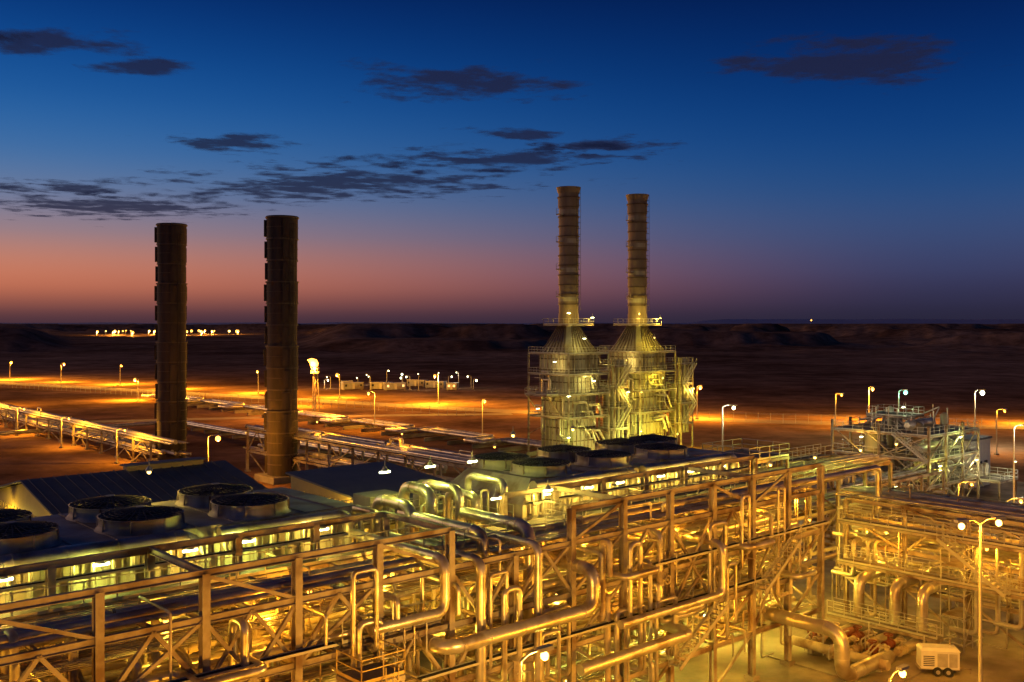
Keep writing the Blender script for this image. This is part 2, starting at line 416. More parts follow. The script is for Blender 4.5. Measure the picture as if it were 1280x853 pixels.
mb.pipe([(56,42,12.9),(79,42,12.9),(79,42,9)],.24)
for i in range(6):
    p=33.6+i*1.9+random.uniform(-.2,.2);r=random.choice([.24,.3,.36]);zt=random.uniform(13.4,14.7)
    mb.pipe([(p,52.5,5),(p,52.5,zt),(p,49.6-i%2*.8,zt),(p,49.6-i%2*.8,9)],r)
    mb.valve((p,49.6-i%2*.8,11.8),(0,0,1),r*.8)
for i in range(9):
    p=33+i*1.25;mb.pipe([(p,51.2,8),(p,51.2,13+i%3*.4),(p+.6,51.2,13+i%3*.4),(p+.6,51.2,10)],.09,'galv',8)
mb.deck(32.8,53.6,44.8,56.5,12.2,sides='nsew');mb.box(36,54,12.2,38.5,56,13.8,'casing');mb.tube([(41,55,12.2),(41,55,14),(41,55,14.3)],[.7,.7,.2],'casing',14)
mb.build()
# ---- cooler banks
def cooler(p0,p1,fans,header,hood):
    b=MB('air_cooler')
    q0,q1=49.9,58.2
    b.box(p0,q0-.3,11.75,p1,q1+.3,12.75,'panel')
    if hood:
        z0,z1=12.78,14.3;i=.8
        vs=[(p0,q0-.2,z0),(p1,q0-.2,z0),(p1,q1+.2,z0),(p0,q1+.2,z0),(p0+1.6,q0-.2+i,z1),(p1-.6,q0-.2+i,z1),(p1-.6,q1-i,z1),(p0+1.6,q1-i,z1)]
        b.add(vs,[(0,1,5,4),(1,2,6,5),(2,3,7,6),(3,0,4,7),(4,5,6,7),(3,2,1,0)],'panel')
        x=p0+2.4
        while x<p1-.8: b.beam((x,q0+.62,z1+.03),(x,q1-.82,z1+.03),.07,.05,'panel');x+=2.1
    else:
        b.box(p0,q0,12.78,p1,q1,14.3,'panel');b.box(p0-.15,q0-.15,14.303,p1+.15,q1+.15,14.36,'deck')
        x=p0+.5
        while x<p1: b.beam((x,q0-.1,14.385),(x,q1+.1,14.385),.06,.05,'deck');x+=2.1
    x=p0+.3
    while x<p1-.2:
        b.box(x-.05,q0-.24,12.8,x+.05,q0-.16+(.0),14.0 if not hood else 13.2,'steel')
        b.tube([(x+.35,q0-.62,11.9),(x+.35,q0-.62,13.7)],.12,'clad',10);b.tube([(x+.35,q0-.62,12.9),(x+.35,q0-.62,13.0)],.2,'pipepaint',10)
        b.tube([(x+.35,q0-.62,12.0),(x+.35,q0-.2,12.0)],.12,'clad',8)
        b.box(x+.12,q0-.34,11.95,x+.2,q0-.31,12.6,'steel')
        x+=.95
    for(a,c,r)in header:
        b.pipe([(a,q0-.62,14.0),(c-.2,q0-.62,14.0),(c-.2,q0-.62,10.5)],r,'clad',18)
    b.pipe([(p0-.3,q0-.75,11.55),(p1,q0-.75,11.55)],.22,'clad',12)
    l=p0+.2
    while l<p1+.1:
        for q in(q0+.1,54.1,q1-.1):
            b.ib((l,q,0.1),(l,q,11.75),.36,.3);b.box(l-.4,q-.4,0,l+.4,q+.4,.3,'concrete')
        for z in(8.6,11.5): b.ib((l,q0+.1,z),(l,q1-.1,z),.34,.2)
        b.beam((l,q0+.2,8.7),(l,54,11.4),.14,.14,'steel')
        l+=(p1-p0-.4)/4
    for q in(q0+.1,q1-.1):
        for z in(5.6,8.6,11.5): b.ib((p0,q,z),(p1,q,z),.34,.2)
    for i in range(4):
        a=p0+.2+(p1-p0-.4)/4*i;c=a+(p1-p0-.4)/4
        b.beam((a,q0+.1,5.7),(c,q0+.1,8.5),.14,.14,'steel');b.beam((c,q0+.1,8.7),(a,q0+.1,11.4),.14,.14,'steel')
    b.deck(p0-1,q0-2.3,p1+.5,q0-.9,11.3,sides='s');b.deck(p0-1,q1+.5,p1+.5,q1+1.7,12,sides='nse')
    b.deck(p0-1.3,q0-.8,p0-.3,q1+.5,11.9,sides='w')
    for(fp,fq)in fans:
        n=32;zt=15.05;rr=2.08
        prof=[(rr+.22,14.36),(rr+.05,14.5),(rr,14.62),(rr,zt-.04),(rr+.08,zt),(rr-.03,zt),(rr-.05,14.62),(rr-.05,14.37)]
        vs=[];fs=[]
        for i in range(n):
            a=2*math.pi*i/n
            for(r_,z_)in prof: vs.append((fp+r_*math.cos(a),fq+r_*math.sin(a),z_))
        K=len(prof)
        for i in range(n):
            for k in range(K-1): fs.append((i*K+k,((i+1)%n)*K+k,((i+1)%n)*K+k+1,i*K+k+1))
        b.add(vs,fs,'panel',True)
        for k in range(8):
            a=2*math.pi*k/8+.2
            ca,sa=math.cos(a),math.sin(a);b.beam((fp+ca*(rr+.1),fq+sa*(rr+.1),14.4),(fp+ca*(rr+.05),fq+sa*(rr+.05),zt),.08,.08,'steel')
        b.tube([(fp,fq,14.375),(fp,fq,14.40)],rr-.06,'black',32)
        b.tube([(fp,fq,14.4),(fp,fq,15.05)],.22,'deck',12)
        a0=random.random()
        for k in range(6):
            a=a0+2*math.pi*k/6;d=Vector((math.cos(a),math.sin(a),0));s_=Vector((-d.y,d.x,.35)).normalized()
            b.hexa(Vector((fp,fq,14.7))+d*1.1,d*.85,s_*.17,s_.cross(d)*.015,'deck')
        for k in range(28):
            a=2*math.pi*k/28;b.beam((fp+.15*math.cos(a),fq+.15*math.sin(a),15.4),(fp+rr*math.cos(a),fq+rr*math.sin(a),15.08),.045,.045,'fanwire')
        for k in range(1,8): b.ring((fp,fq,15.4-.32*k/8),(0,0,1),rr*k/8,.024,'fanwire',24)
        b.beam((fp-rr,fq,15.0),(fp+rr,fq,15.0),.1,.1,'fanwire');b.tube([(fp,fq,15.3),(fp,fq,15.45)],.25,'deck',12)
    return b.build()
cooler(3,32,[(p,q) for p in(7.8,14.0,20.3,26.5) for q in(51.9,56.3)],[(1,22.3,.45),(23.4,31.6,.3)],False)
cooler(45.3,69.2,[(p,q) for p in(49.2,55.8,62.5) for q in(51.9,56.2)]+[(66.6,56.2)],[(46,56.5,.38),(57.2,69,.38)],True)
mb=MB('cooler_piping')
for z,n in((8.8,10),(5.8,10)):
    runs(mb,1,33,50.2,57.8,z,n,.1,.32);runs(mb,44,70,50.2,57.8,z,n,.1,.32)
for i in range(36):
    p=random.choice([random.uniform(2,31),random.uniform(45,69)]);q=random.uniform(47.6,49.4);r=random.choice([.06,.1,.16])
    mb.pipe([(p,q-3,8+random.random()),(p,q,8.5),(p,q,11.9)],r,random.choice(['clad','galv']),8)
mb.build()
mb=MB('pipe_rack')
rack(mb,[70.5+5*k for k in range(6)],49.5,56,[4,7.5,11],csz=.34)
runs(mb,69,97,49.8,55.8,11,12,.06,.2);runs(mb,69,97,49.8,55.8,7.5,12,.06,.2);mb.deck(70,56.2,96,57.6,11,sides='ns');mb.deck(70,48,84,49.2,11,sides='ns')
mb.deck(72,50,78,55,13.2,sides='nsew')
for x in(72.1,77.9):
    for y in(50.1,54.9): mb.ib((x,y,11),(x,y,13),.2,.2)
mb.build()
mb=MB('pipe_rack')
rack(mb,[8+5.2*k for k in range(8)],78,86,[3.4,6.4,8.6,10],swap=True,csz=.36)
for z in(10,8.6,6.4,3.4): runs(mb,6,46,78.1,86,z,20,.07,.26,swap=True,drop=.2)
for i in range(34):
    q=random.uniform(16,45);z0=random.uniform(.5,4);z1=random.uniform(5,9.5);r=random.choice([.05,.08,.14,.2])
    mb.pipe([(77.5,q+2,z0),(77.5,q,z0),(77.5,q,z1),(81,q,z1)],r,random.choice(['clad','galv','pipepaint']),8)
    if i%2: mb.valve((77.5,q,(z0+z1)/2),(0,0,1),max(.09,r))
mb.deck(75.9,14,77.1,44,8.6,sides='ew');mb.deck(75.9,22,77.1,44,5.2,sides='ew');mb.stair((75.2,30,5.2),(75.2,35,8.6));mb.build()
mb=MB('pipe_rack')
rack(mb,[58+6.5*k for k in range(16)],79,85,[3.5,7],swap=True,csz=.34)
for z in(7,3.5): runs(mb,57,158,79,85,z,12,.12,.34,swap=True,drop=.1)
mb.build()
mb=MB('pipe_rack')
rack(mb,[172+8*k for k in range(20)],69,74,[2.2,4.2],swap=True,csz=.34)
for z in(4.2,2.2): runs(mb,165,330,69,74,z,9,.15,.42,swap=True,drop=.05)
mb.build()
mb=MB('pipeline')
for k,r in enumerate((.45,.35,.5)):
    pts=[];q=130
    while q<300:
        pts+=[(133+k*1.6,q,1.3),(133+k*1.6,q+22,1.3),(128+k*1.6,q+22,1.3),(128+k*1.6,q+28,1.3)];q+=28.01
    mb.pipe(pts,r,'clad',10)
q=130
while q<300: mb.box(127,q-.2,0,138,q+.2,.8,'concrete');q+=8
mb.build()
mb=MB('pipeline')
for k,r in enumerate((.35,.45)): mb.pipe([(100+k*1.5,130,1.2),(100+k*1.5,235,1.2),(60,235,1.2)],r,'clad',10)
q=132
while q<235: mb.box(99,q-.2,0,103,q+.2,.78,'concrete');q+=7
mb.build()
# ---- ground skid
mb=MB('valve_skid')
mb.box(64,33.5,.02,76,43,.14,'concrete')
for i,q in enumerate((35.6,36.9,38,39.4,41)):
    mb.pipe([(66.5,q,.9),(73,q,.9)],.22,'pipepaint',12)
    for x in(68,70.4): mb.valve((x+(i%2)*.5,q,.9),(1,0,0),.24,'red' if (i+int(x))%2 else 'pipepaint')
    mb.box(66.8,q-.2,.14,67.1,q+.2,.6,'steel');mb.box(72.2,q-.2,.14,72.5,q+.2,.6,'steel')
mb.pipe([(66.5,34.6,.9),(66.5,42.3,.9)],.36,'pipepaint',14)
for q in(40.2,42.2): mb.tube([(69,q,1.0),(71.5,q,1.0)],.4,'red',14);mb.box(68.8,q-.4,.14,71.7,q+.4,.5,'steel')
for i in range(14):
    x=random.uniform(65,73);y=random.uniform(34,43);mb.pipe([(x,y,.3),(x,y,random.uniform(1,2.4)),(x+random.uniform(.5,2),y,1.6)],.06,'galv',6)
mb.deck(72.6,34,73.6,43,1.6,sides='ew');mb.build()
mb=MB('scaffold_tower')
for x in(0,1.5,3):
    for y in(0,1.8): mb.tube([(x,y,0),(x,y,8)],.05,'galv',6)
for z in(.5,2.4,4.3,6.2,7.8):
    for y in(0,1.8): mb.tube([(-.3,y,z),(3.3,y,z)],.045,'galv',6)
    for x in(0,1.5,3): mb.tube([(x,-.2,z+.06),(x,2,z+.06)],.045,'galv',6)
for z in(2.5,6.3): mb.box(0,.1,z+.05,3,1.7,z+.1,'panel')
for z in(.5,2.4,4.3): mb.tube([(0,0,z),(1.5,0,z+1.9)],.04,'galv',6);mb.tube([(3,1.8,z),(1.5,1.8,z+1.9)],.04,'galv',6)
mb.build(W(76,33.5))
mb=MB('mobile_generator')
mb.box(-1.3,-.65,.5,1.3,.65,1.75,'white')
mb.add([(-1.35,-.7,1.753),(1.35,-.7,1.753),(1.35,.7,1.753),(-1.35,.7,1.753),(-1.2,-.5,1.95),(1.2,-.5,1.95),(1.2,.5,1.95),(-1.2,.5,1.95)],[(0,1,5,4),(1,2,6,5),(2,3,7,6),(3,0,4,7),(4,5,6,7)],'white')
for k in range(6): mb.box(-1.15,-.665,.7+k*.13,-.4,-.653,.76+k*.13,'black')
mb.box(-.2,-.67,.65,.5,-.653,1.6,'galv');mb.box(.6,-.67,.65,1.15,-.653,1.6,'galv');mb.box(-1.4,-.5,.38,1.4,.5,.497,'steel')
for x in(-.2,.5):
    for y in(-.72,.72): mb.tube([(x,y-.09,.32),(x,y+.09,.32)],.32,'rubber',16);mb.tube([(x,y-.1,.32),(x,y+.1,.32)],.15,'galv',10)
mb.tube([(1.4,0,.44),(2.3,0,.4)],.05,'steel',8);mb.tube([(2.2,0,.4),(2.2,0,.05)],.04,'steel',8);mb.tube([(.9,.3,1.95),(.9,.3,2.4)],.06,'steel',8)
mb.build(W(70.2,32.8),rad(-8))
# ---- buildings behind
mb=MB('warehouse')
p0,p1,qa,qr,qb,ze,zr=25,42,76,88,100,9.6,12.0
mb.box(p0,qa,0,p1,qb,ze,'wallyellow')
mb.add([(p0,qa,ze),(p0,qb,ze),(p0,qr,zr-.1)],[(0,1,2)],'wallyellow');mb.add([(p1,qa,ze),(p1,qb,ze),(p1,qr,zr-.1)],[(0,2,1)],'wallyellow')
def slab(b,a,c,d,e,t,m):
    vs=[Vector(v) for v in(a,c,d,e)];b.add(vs+[v+Vector((0,0,t)) for v in vs],[(3,2,1,0),(4,5,6,7),(0,1,5,4),(1,2,6,5),(2,3,7,6),(3,0,4,7)],m)
slab(mb,(p0-.6,qa-.6,ze-.1),(p1+.4,qa-.6,ze-.1),(p1+.4,qr,zr),(p0-.6,qr,zr),.15,'roof')
slab(mb,(p0-.6,qr,zr),(p1+.4,qr,zr),(p1+.4,qb+.6,ze-.1),(p0-.6,qb+.6,ze-.1),.15,'roof')
x=p0
while x<p1: mb.beam((x,qa-.6,ze+.1),(x,qr,zr+.2),.06,.06,'roof');x+=1
mb.box(p0+8,qr-.5,zr,p1-2,qr+.5,zr+.5,'wallyellow');mb.box(p0+7.8,qr-.7,zr+.5,p1-1.8,qr+.7,zr+.6,'roof')
y=qa+.5
while y<qb: mb.box(p0-.06,y,0.2,p0-.003,y+.12,ze-.2,'wallyellow');y+=.8
mb.box(p0-.1,84,0.1,p0-.003,89,5,'galv')
for k in range(6): mb.box(p0+1+k*2.7,qa-.05,6,p0+2.4+k*2.7,qa-.003,7.2,'black')
mb.build()
mb=MB('equipment_shelter')
mb.box(42.6,63,0,52,76,11.2,'wallyellow');slab(mb,(42.2,62.6,11.2),(52.4,62.6,11.2),(52.4,76.2,12.2),(42.2,76.2,12.2),.15,'roof')
mb.add([(42.6,63,11.2),(42.6,76,11.2),(42.6,76,12.1)],[(0,1,2)],'wallyellow')
y=63.3
while y<76: mb.box(42.54,y,.2,42.597,y+.12,11,'wallyellow');y+=.8
mb.box(42.5,66,.1,42.597,69,4,'galv');mb.build()
# ---- dark stacks
def dark_stack(x,y,h,r):
    b=MB('exhaust_stack');n=40;K=12
    b.box(-r-.8,-r-.8,0,r+.8,r+.8,1.0,'concrete')
    for k in range(K):
        z0=1+(h-1)*k/K;z1=1+(h-1)*(k+1)/K;rr=r*(1+.03*((k*7)%3-1))
        b.tube([(0,0,z0),(0,0,z1-.2)],rr,'darkstack',n);b.tube([(0,0,z1-.2),(0,0,z1)],rr+.16,'stackband',n,True,False)
        b.tube([(0,0,(z0+z1)/2),(0,0,(z0+z1)/2+.1)],rr+.06,'stackband',n,True,False)
        a0=k*2.1
        for w in range(3):
            a=a0+w*2.09;vs=[];M=8;ro=rr+.38
            for i in range(M+1):
                t=a+.62*i/M
                for z in(z0+.3,z1-.5):
                    for q in(rr-.02,ro): vs.append((q*math.cos(t),q*math.sin(t),z))
            fs=[]
            for i in range(M):
                o=i*4;fs+=[(o+1,o+5,o+7,o+3),(o,o+1,o+5,o+4),(o+2,o+6,o+7,o+3)]
            fs+=[(0,1,3,2),(M*4,M*4+2,M*4+3,M*4+1)];b.add(vs,fs,'darkstack')
    b.ring((0,0,h),(0,0,1),r+.05,.14,'darkstack',40);b.tube([(0,0,h+.001),(0,0,h+.02)],r-.1,'black',30)
    b.ladder(0,-r-.6,2,h-2,'x','darkstack')
    b.build((x,y,0),TH)
dark_stack(-36.7,159,42,2.4);dark_stack(-60.5,177,42.6,2.45)
# ---- heat recovery units
def hrsg(x,y,H):
    b=MB('heat_recovery_unit')
    s=4.1
    b.box(-s-1,-s-1,0,s+1,s+1,.6,'concrete')
    def oct_(z0,z1,s0,s1,ch0,ch1,m):
        def rg(s_,c,z): return [(s_,-s_+c,z),(s_,s_-c,z),(s_-c,s_,z),(-s_+c,s_,z),(-s_,s_-c,z),(-s_,-s_+c,z),(-s_+c,-s_,z),(s_-c,-s_,z)]
        b.add(rg(s0,ch0,z0)+rg(s1,ch1,z1),[(i,(i+1)%8,8+(i+1)%8,8+i) for i in range(8)]+[tuple(range(8,16))],m)
    oct_(.6,11.6,s,s,1.2,1.2,'casing');oct_(12.0,19.3,s+.35,s+.35,1.0,1.0,'casing');oct_(19.5,21.4,s+.35,3.3,1.0,.8,'casing');oct_(21.4,24.6,3.3,1.7,.8,.45,'casing')
    for z in(3,5.4,8,10.4,14,16.2,18.3):
        ss=s+.12 if z<12 else s+.47;oct_(z,z+.22,ss,ss,1.2 if z<12 else 1.0,1.2 if z<12 else 1.0,'stackband')
    for sg in(-1,1):
        for k in range(7):
            t=-3+k
            b.box(sg*s-.16,t-.06,.7,sg*s+.16,t+.06,11.5,'steel');b.box(t-.06,sg*s-.16,.7,t+.06,sg*s+.16,11.5,'steel')
            s2=s+.35;b.box(sg*s2-.16,t-.06,12.1,sg*s2+.16,t+.06,19.2,'steel');b.box(t-.06,sg*s2-.16,12.1,t+.06,sg*s2+.16,19.2,'steel')
            b.beam((t,sg*s2,19.6),(t*.72,sg*3.35,21.5),.16,.16,'stackband');b.beam((t*.72,sg*3.35,21.5),(t*.33,sg*1.8,24.6),.16,.16,'stackband')
            b.beam((sg*s2,t,19.6),(sg*3.35,t*.72,21.5),.16,.16,'stackband');b.beam((sg*3.35,t*.72,21.5),(sg*1.8,t*.33,24.6),.16,.16,'stackband')
    b.tube([(0,0,24.4),(0,0,25.6),(0,0,27)],[1.9,1.95,1.9],'stacksteel',32)
    N=13
    for i in range(N):
        z0=27+(H-27)*i/N;z1=27+(H-27)*(i+1)/N;r=1.83+[0,.05,-.02,.08][i%4]+(.1 if i>10 else 0)
        b.tube([(0,0,z0),(0,0,z1-.22)],r,'stacksteel',32);b.tube([(0,0,z1-.22),(0,0,z1)],r+.17,'stackband',32,True,False)
        if i%3==1: b.tube([(0,0,z0+.4),(0,0,z1-.6)],r+.05,'casing',32)
    b.tube([(0,0,H-1.1),(0,0,H),],[2.05,2.35],'stacksteel',32);b.tube([(0,0,H+.001),(0,0,H+.03)],2.0,'black',24)
    for i in range(4): 
        z=30+i*5.2;b.box(-2.7,-.6,z,-1.9,.6,z+.1,'steel');b.rail([(-2.7,-.6,z+.1),(-2.7,.6,z+.1)],'steel')
    b.ladder(0,-2.35,25.2,H-1,'x','stackband')
    def plat(z,R_,g=1.0):
        for(x0,y0,x1,y1,sd)in((-R_,-R_,R_,-R_+g,'swe'),(-R_,R_-g,R_,R_,'nwe'),(-R_,-R_+g,-R_+g,R_-g,'w'),(R_-g,-R_+g,R_,R_-g,'e')): b.deck(x0,y0,x1,y1,z,sides=sd)
    plat(11.9,5.6,1.3);plat(19.5,5.4,.9);plat(24.9,3.4,1.3);plat(7.6,5.3,1.0);plat(15.6,5.5,.9)
    for c in(-5.4,5.4):
        for d in(-5.4,5.4): b.ib((c,d,0),(c,d,19.5),.3,.25)
    for z in(4,11.9):
        b.beam((-5.4,5.4,z),(5.4,5.4,z+3.4),.14,.14,'steel');b.beam((5.4,-5.4,z),(5.4,5.4,z+3.4),.14,.14,'steel')
    b.deck(-8.6,-3,-5.7,3,11.9,sides='nsw');b.beam((-8.4,-2.8,11.7),(-5.4,-2.8,8.5),.15,.15,'steel');b.beam((-8.4,2.8,11.7),(-5.4,2.8,8.5),.15,.15,'steel')
    for k in range(3):
        xx=6.6+k*1.1;b.tube([(xx,-5.6,3),(xx,-5.6,13+k*1.8),(xx,-5.6,18.2)],.42,'casing',14);b.tube([(xx,-5.6,10),(xx,-5.6,10.2)],.55,'steel',14)
    b.tube([(7,-3.6,1),(7,-3.6,12)],.95,'casing',20);b.tube([(7,-3.6,12),(7,-3.6,12.7)],[.95,.3],'casing',20)
    for z in(5,9,13,17): b.deck(5.7,-6.6,9.6,-2.4,z,sides='snew')
    for c in(5.8,9.5):
        for d in(-6.5,-2.5): b.ib((c,d,0),(c,d,18.2),.26,.22)
    b.stair((5.9,-7.2,5),(9.4,-7.2,9));b.stair((9.4,-7.2,9),(5.9,-7.2,13));b.stair((5.9,-7.2,13),(9.4,-7.2,17))
    for i in range(14):
        z=random.uniform(2,17);a=random.uniform(-4,4);b.pipe([(a,-s-.2,z),(a,-s-1,z),(a+random.uniform(1,3),-s-1,z),(a+3.2,-s-1,z-2.5)],random.choice([.1,.18,.25]),'clad',8)
    for i in range(8):
        z=random.uniform(2,12);a=random.uniform(-4,3);b.pipe([(-s-.2,a,z),(-s-1,a,z),(-s-1,a,z+4),(-s-1,a+2,z+4)],random.choice([.1,.18]),'clad',8)
    b.build((x,y,0),TH)
    def wl(dx,dy,z): 
        c,s_=math.cos(TH),math.sin(TH);return(x+dx*c-dy*s_,y+dx*s_+dy*c,z)
    return wl
w1=hrsg(10.8,190,51);w2=hrsg(25.3,201,51)
for w,g,c0 in((w1,.9,(1,.85,.2)),(w2,1.7,(1,.74,.04))):
    for(dx,dy,z,P,c)in((-7.5,-7.5,4.5,700,GRN),(1,-9.5,3.5,1000,c0),(-9,-1,9.4,260,YEL),(0,-6.6,14.4,280,c0),(-6.6,-3,18,200,(1,.75,.2)),(-2.5,-6.6,22.3,260,c0),(-3.6,-3.6,27.0,260,AMB),(2.5,-3.9,26.2,240,AMB),(8,-8,12,330,AMB),(-8,-8,12,350,c0)):
        fixture(w(dx,dy,z),P*g,c,.13,'em_white' if g<1 else 'em_warm')
# ---- process unit right rear
mb=MB('process_unit')
P0,Q0=128,70
for z in(3.5,7,10.2): mb.deck(P0,Q0-9,P0+15,Q0+5,z)
for x in(P0,P0+5,P0+10,P0+15):
    for y in(Q0-9,Q0-2,Q0+5): mb.ib((x,y,0),(x,y,11.5 if x<P0+14 else 10.2),.32,.28)
    mb.beam((x,Q0-9,3.5),(x,Q0-2,7),.14,.14,'steel');mb.beam((x,Q0-2,7),(x,Q0-9,10.2),.14,.14,'steel')
for a in range(3):
    for z in(0.2,3.5,7): mb.beam((P0+5*a,Q0-9,z),(P0+5*a+5,Q0-9,z+3.4),.14,.14,'steel');mb.beam((P0,Q0-9+4.6*a,z),(P0,Q0-4.4+4.6*a,z+3.4),.14,.14,'steel')
for(x,y,r,z0,z1)in((3,-6,.8,.5,11.2),(7,-5,1.0,3.6,9),(11,-6,.55,.5,12),(4,1,1.1,.5,9.2),(9,1,.45,7,12.6),(13,2,.8,.5,10.8)):
    mb.tube([(P0+x,Q0+y,z0-.4),(P0+x,Q0+y,z0),(P0+x,Q0+y,z1),(P0+x,Q0+y,z1+.4),(P0+x,Q0+y,z1+.55)],[r*.6,r,r,r*.7,.1],'casing',18)
    mb.ring((P0+x,Q0+y,z1*.8),(0,0,1),r+.05,.08,'steel',18)
for k in range(3): 
    z=[4.6,8.2,11.3][k];mb.tube([(P0+1,Q0-7.5+k,z),(P0+1.4,Q0-7.5+k,z),(P0+8,Q0-7.5+k,z),(P0+8.4,Q0-7.5+k,z)],[.4,.65,.65,.4],'clad',16)
for i in range(80):
    x,y,z=P0+random.uniform(-.4,14),Q0+random.uniform(-9.6,4),random.uniform(1,11);r=random.choice([.07,.1,.15,.2])
    mb.pipe([(x,y,z),(x+random.uniform(2,5),y,z),(x+5.2,y,z+random.uniform(-2,2.5)),(x+5.2,y+3,z+1)],r,random.choice(['clad','galv']),8)
for i in range(16):
    x,y=P0+random.uniform(0,14),Q0+random.uniform(-9,4);mb.tube([(x,y,10),(x,y,random.uniform(11.5,13.8))],random.choice([.05,.08,.12]),'galv',6)
mb.deck(P0+15,Q0-12,P0+21,Q0-5,3,sides='snew');mb.deck(P0+4,Q0-4,P0+9,Q0+2,12.2)
for x in(15.2,20.8):
    for y in(-11.8,-5.2): mb.ib((P0+x,Q0+y,0),(P0+x,Q0+y,3),.25,.25)
mb.stair((P0-.6,Q0-9,0),(P0-.6,Q0-4.4,3.5));mb.stair((P0-.6,Q0-4.4,3.5),(P0-.6,Q0-9,7));mb.stair((P0-.6,Q0-9,7),(P0-.6,Q0-4.4,10.2))
for i in range(3): mb.tube([(P0+16+i*1.8,Q0-8,3.1),(P0+16+i*1.8,Q0-8,4.6),(P0+16+i*1.8,Q0-8,4.9)],[.5,.5,.2],'casing',12)
mb.build()
mb=MB('control_building')
mb.box(0,0,0,7,10,7.2,'white');mb.box(-.2,-.2,7.2,7.2,10.2,7.5,'roof')
for k in range(3): mb.box(-.06,1+k*3,2.5,-.003,2.4+k*3,3.9,'black');mb.box(.8+k*2,-.06,2.5,1.9+k*2,-.003,3.9,'black')
mb.box(-.08,7.6,0.05,-.004,8.6,2.2,'galv');mb.box(2,3,7.5,4,5,8.6,'galv');mb.build(W(152,66))
for k,(p,q,r,h)in enumerate(((120,38,3,4.5),(128,34,3,4.5),(112,30,2.2,5.5))):
    mb=MB('storage_tank');mb.tube([(0,0,0),(0,0,h),(0,0,h+.5)],[r,r,.3],'white',32);mb.ring((0,0,h),(0,0,1),r+.05,.06,'galv',30)
    for z in(1.5,3): mb.ring((0,0,z),(0,0,1),r+.01,.05,'galv',30)
    mb.rail([(r*.9*math.cos(a*.7),r*.9*math.sin(a*.7),h+.05) for a in range(10)]);mb.ladder(0,-r-.2,0,h,'x');mb.build(W(p,q))
mb=MB('pipe_rack')
rack(mb,[100+6*k for k in range(6)],60,64,[3,5.5],csz=.28);runs(mb,98,126,60,64,5.5,7,.1,.25);runs(mb,98,126,60,64,3,7,.1,.25);mb.build()
mb=MB('pipe_rack')
rack(mb,[92+6.5*k for k in range(7)],20,25,[3,5.5],csz=.28);runs(mb,88,132,20,25,5.5,7,.1,.3);runs(mb,88,132,20,25,3,7,.1,.3);mb.build()
def fence(pts):
    b=MB('fence')
    for(x0,y0),(x1,y1)in zip(pts[:-1],pts[1:]):
        L=math.hypot(x1-x0,y1-y0);k=int(L/3)
        for i in range(k+1):
            f=i/k;x=x0+(x1-x0)*f;y=y0+(y1-y0)*f;b.beam((x,y,0),(x,y,2.4),.08,.08,'galv');
        for z in(.3,1.2,2.1,2.35): b.beam((x0,y0,z),(x1,y1,z),.04,.04,'galv')
    b.build((0,0,0),0)
fence([(45,258),(150,226),(260,205)]);fence([(-10,268),(-100,325),(-230,412)])
for k in range(7):
    x=-66+k*7.3+random.uniform(-2,2);y=388+random.uniform(-14,14);mb=MB('site_cabin');L=random.choice([4,5,8])
    mb.box(-L/2,-1.5,.3,L/2,1.5,2.7,'deck');mb.box(-L/2-.1,-1.6,2.7,L/2+.1,1.6,2.85,'galv');mb.box(-.45,-1.56,.35,.45,-1.503,2.4,'galv')
    for xx in(-L/2+.6,L/2-1.4): mb.box(xx,-1.56,1.3,xx+.8,-1.503,2.1,'em_win' if k%3==0 else 'black')
    for xx in(-L/2+.3,L/2-.6): mb.box(xx,-1.3,0,xx+.3,1.3,.3,'concrete')
    mb.build((x,y,0),rad(random.uniform(-35,35)))
for k in range(15): street_lamp(-72+k*4.2+random.uniform(-2,2),384+random.uniform(-16,22),5+random.uniform(-2.5,2),WHT,300,random.choice([.2,.3,.42]),em='em_white',rz=random.random()*6,light=k%3==0)
mb=MB('flare_stack')
for a in range(3):
    c,s_=math.cos(a*2.09),math.sin(a*2.09);mb.tube([(c*1.3,s_*1.3,0),(c*.6,s_*.6,12)],.12,'steel',8)
    for z in range(0,12,2):
        f0=1.3-.7*z/12;f1=1.3-.7*(z+2)/12;c2,s2=math.cos(a*2.09+2.09),math.sin(a*2.09+2.09);mb.beam((c*f0,s_*f0,z),(c2*f1,s2*f1,z+2),.08,.08,'steel')
mb.tube([(0,0,0),(0,0,12.6)],.28,'steel',12);mb.tube([(0,0,12.6),(0,0,13.2)],.45,'steel',12);mb.deck(-1,-1,1,1,12,sides='nsew')
mb.tube([(0,0,13.2),(-.05,0,13.5),(-.2,0,14.0),(-.5,.1,14.6),(-1.2,.1,15.1),(-2.1,.1,15.3)],[.3,.8,1.15,1.15,.7,.05],'em_flame',14)
o=mb.build((-53,268,0),0);bulb((-.4,-1.9,13.9),45000,(1,.36,.03),.4,o,'flame_glow')
# ---- street lamps
for(x,y,h,P)in((-161,409,8,70000),(-91,357,8,70000),(-23,311,9,60000),(-32,232,9,9000),(-6.6,222,8,2500),(48.7,262,8.5,32000),(-224,444,8,70000),(-193,426,8,40000),(-128,380,8,60000),(-58,335,8,50000),(14,284,8.5,40000),(92.5,258,8.5,32000),(128,246,8.5,30000),(165,232,9,28000),(-66,300,8,34000),(-122,325,7,46000),(-160,300,7,24000)):  # includes extra lamps with no visible source, added for the orange ground pools
    street_lamp(x,y,h,SOD,P,.42 if P>10000 else .3,rz=random.random()*6)
street_lamp(-45.8,150,8,SOD,7000,.4);street_lamp(27.9,132,14,WHT,3500,.24,em='em_white')
street_lamp(93,200,11.5,WHT,5500,.45,em='em_white');street_lamp(83.5,215,10.5,MINT,2500,.42,em='em_mint')
street_lamp(92.5,190,8.5,SOD,2500,.2);street_lamp(60.5,120,12.6,WHT,2500,.18,em='em_white');street_lamp(78,240,8,SOD,6000,.22)
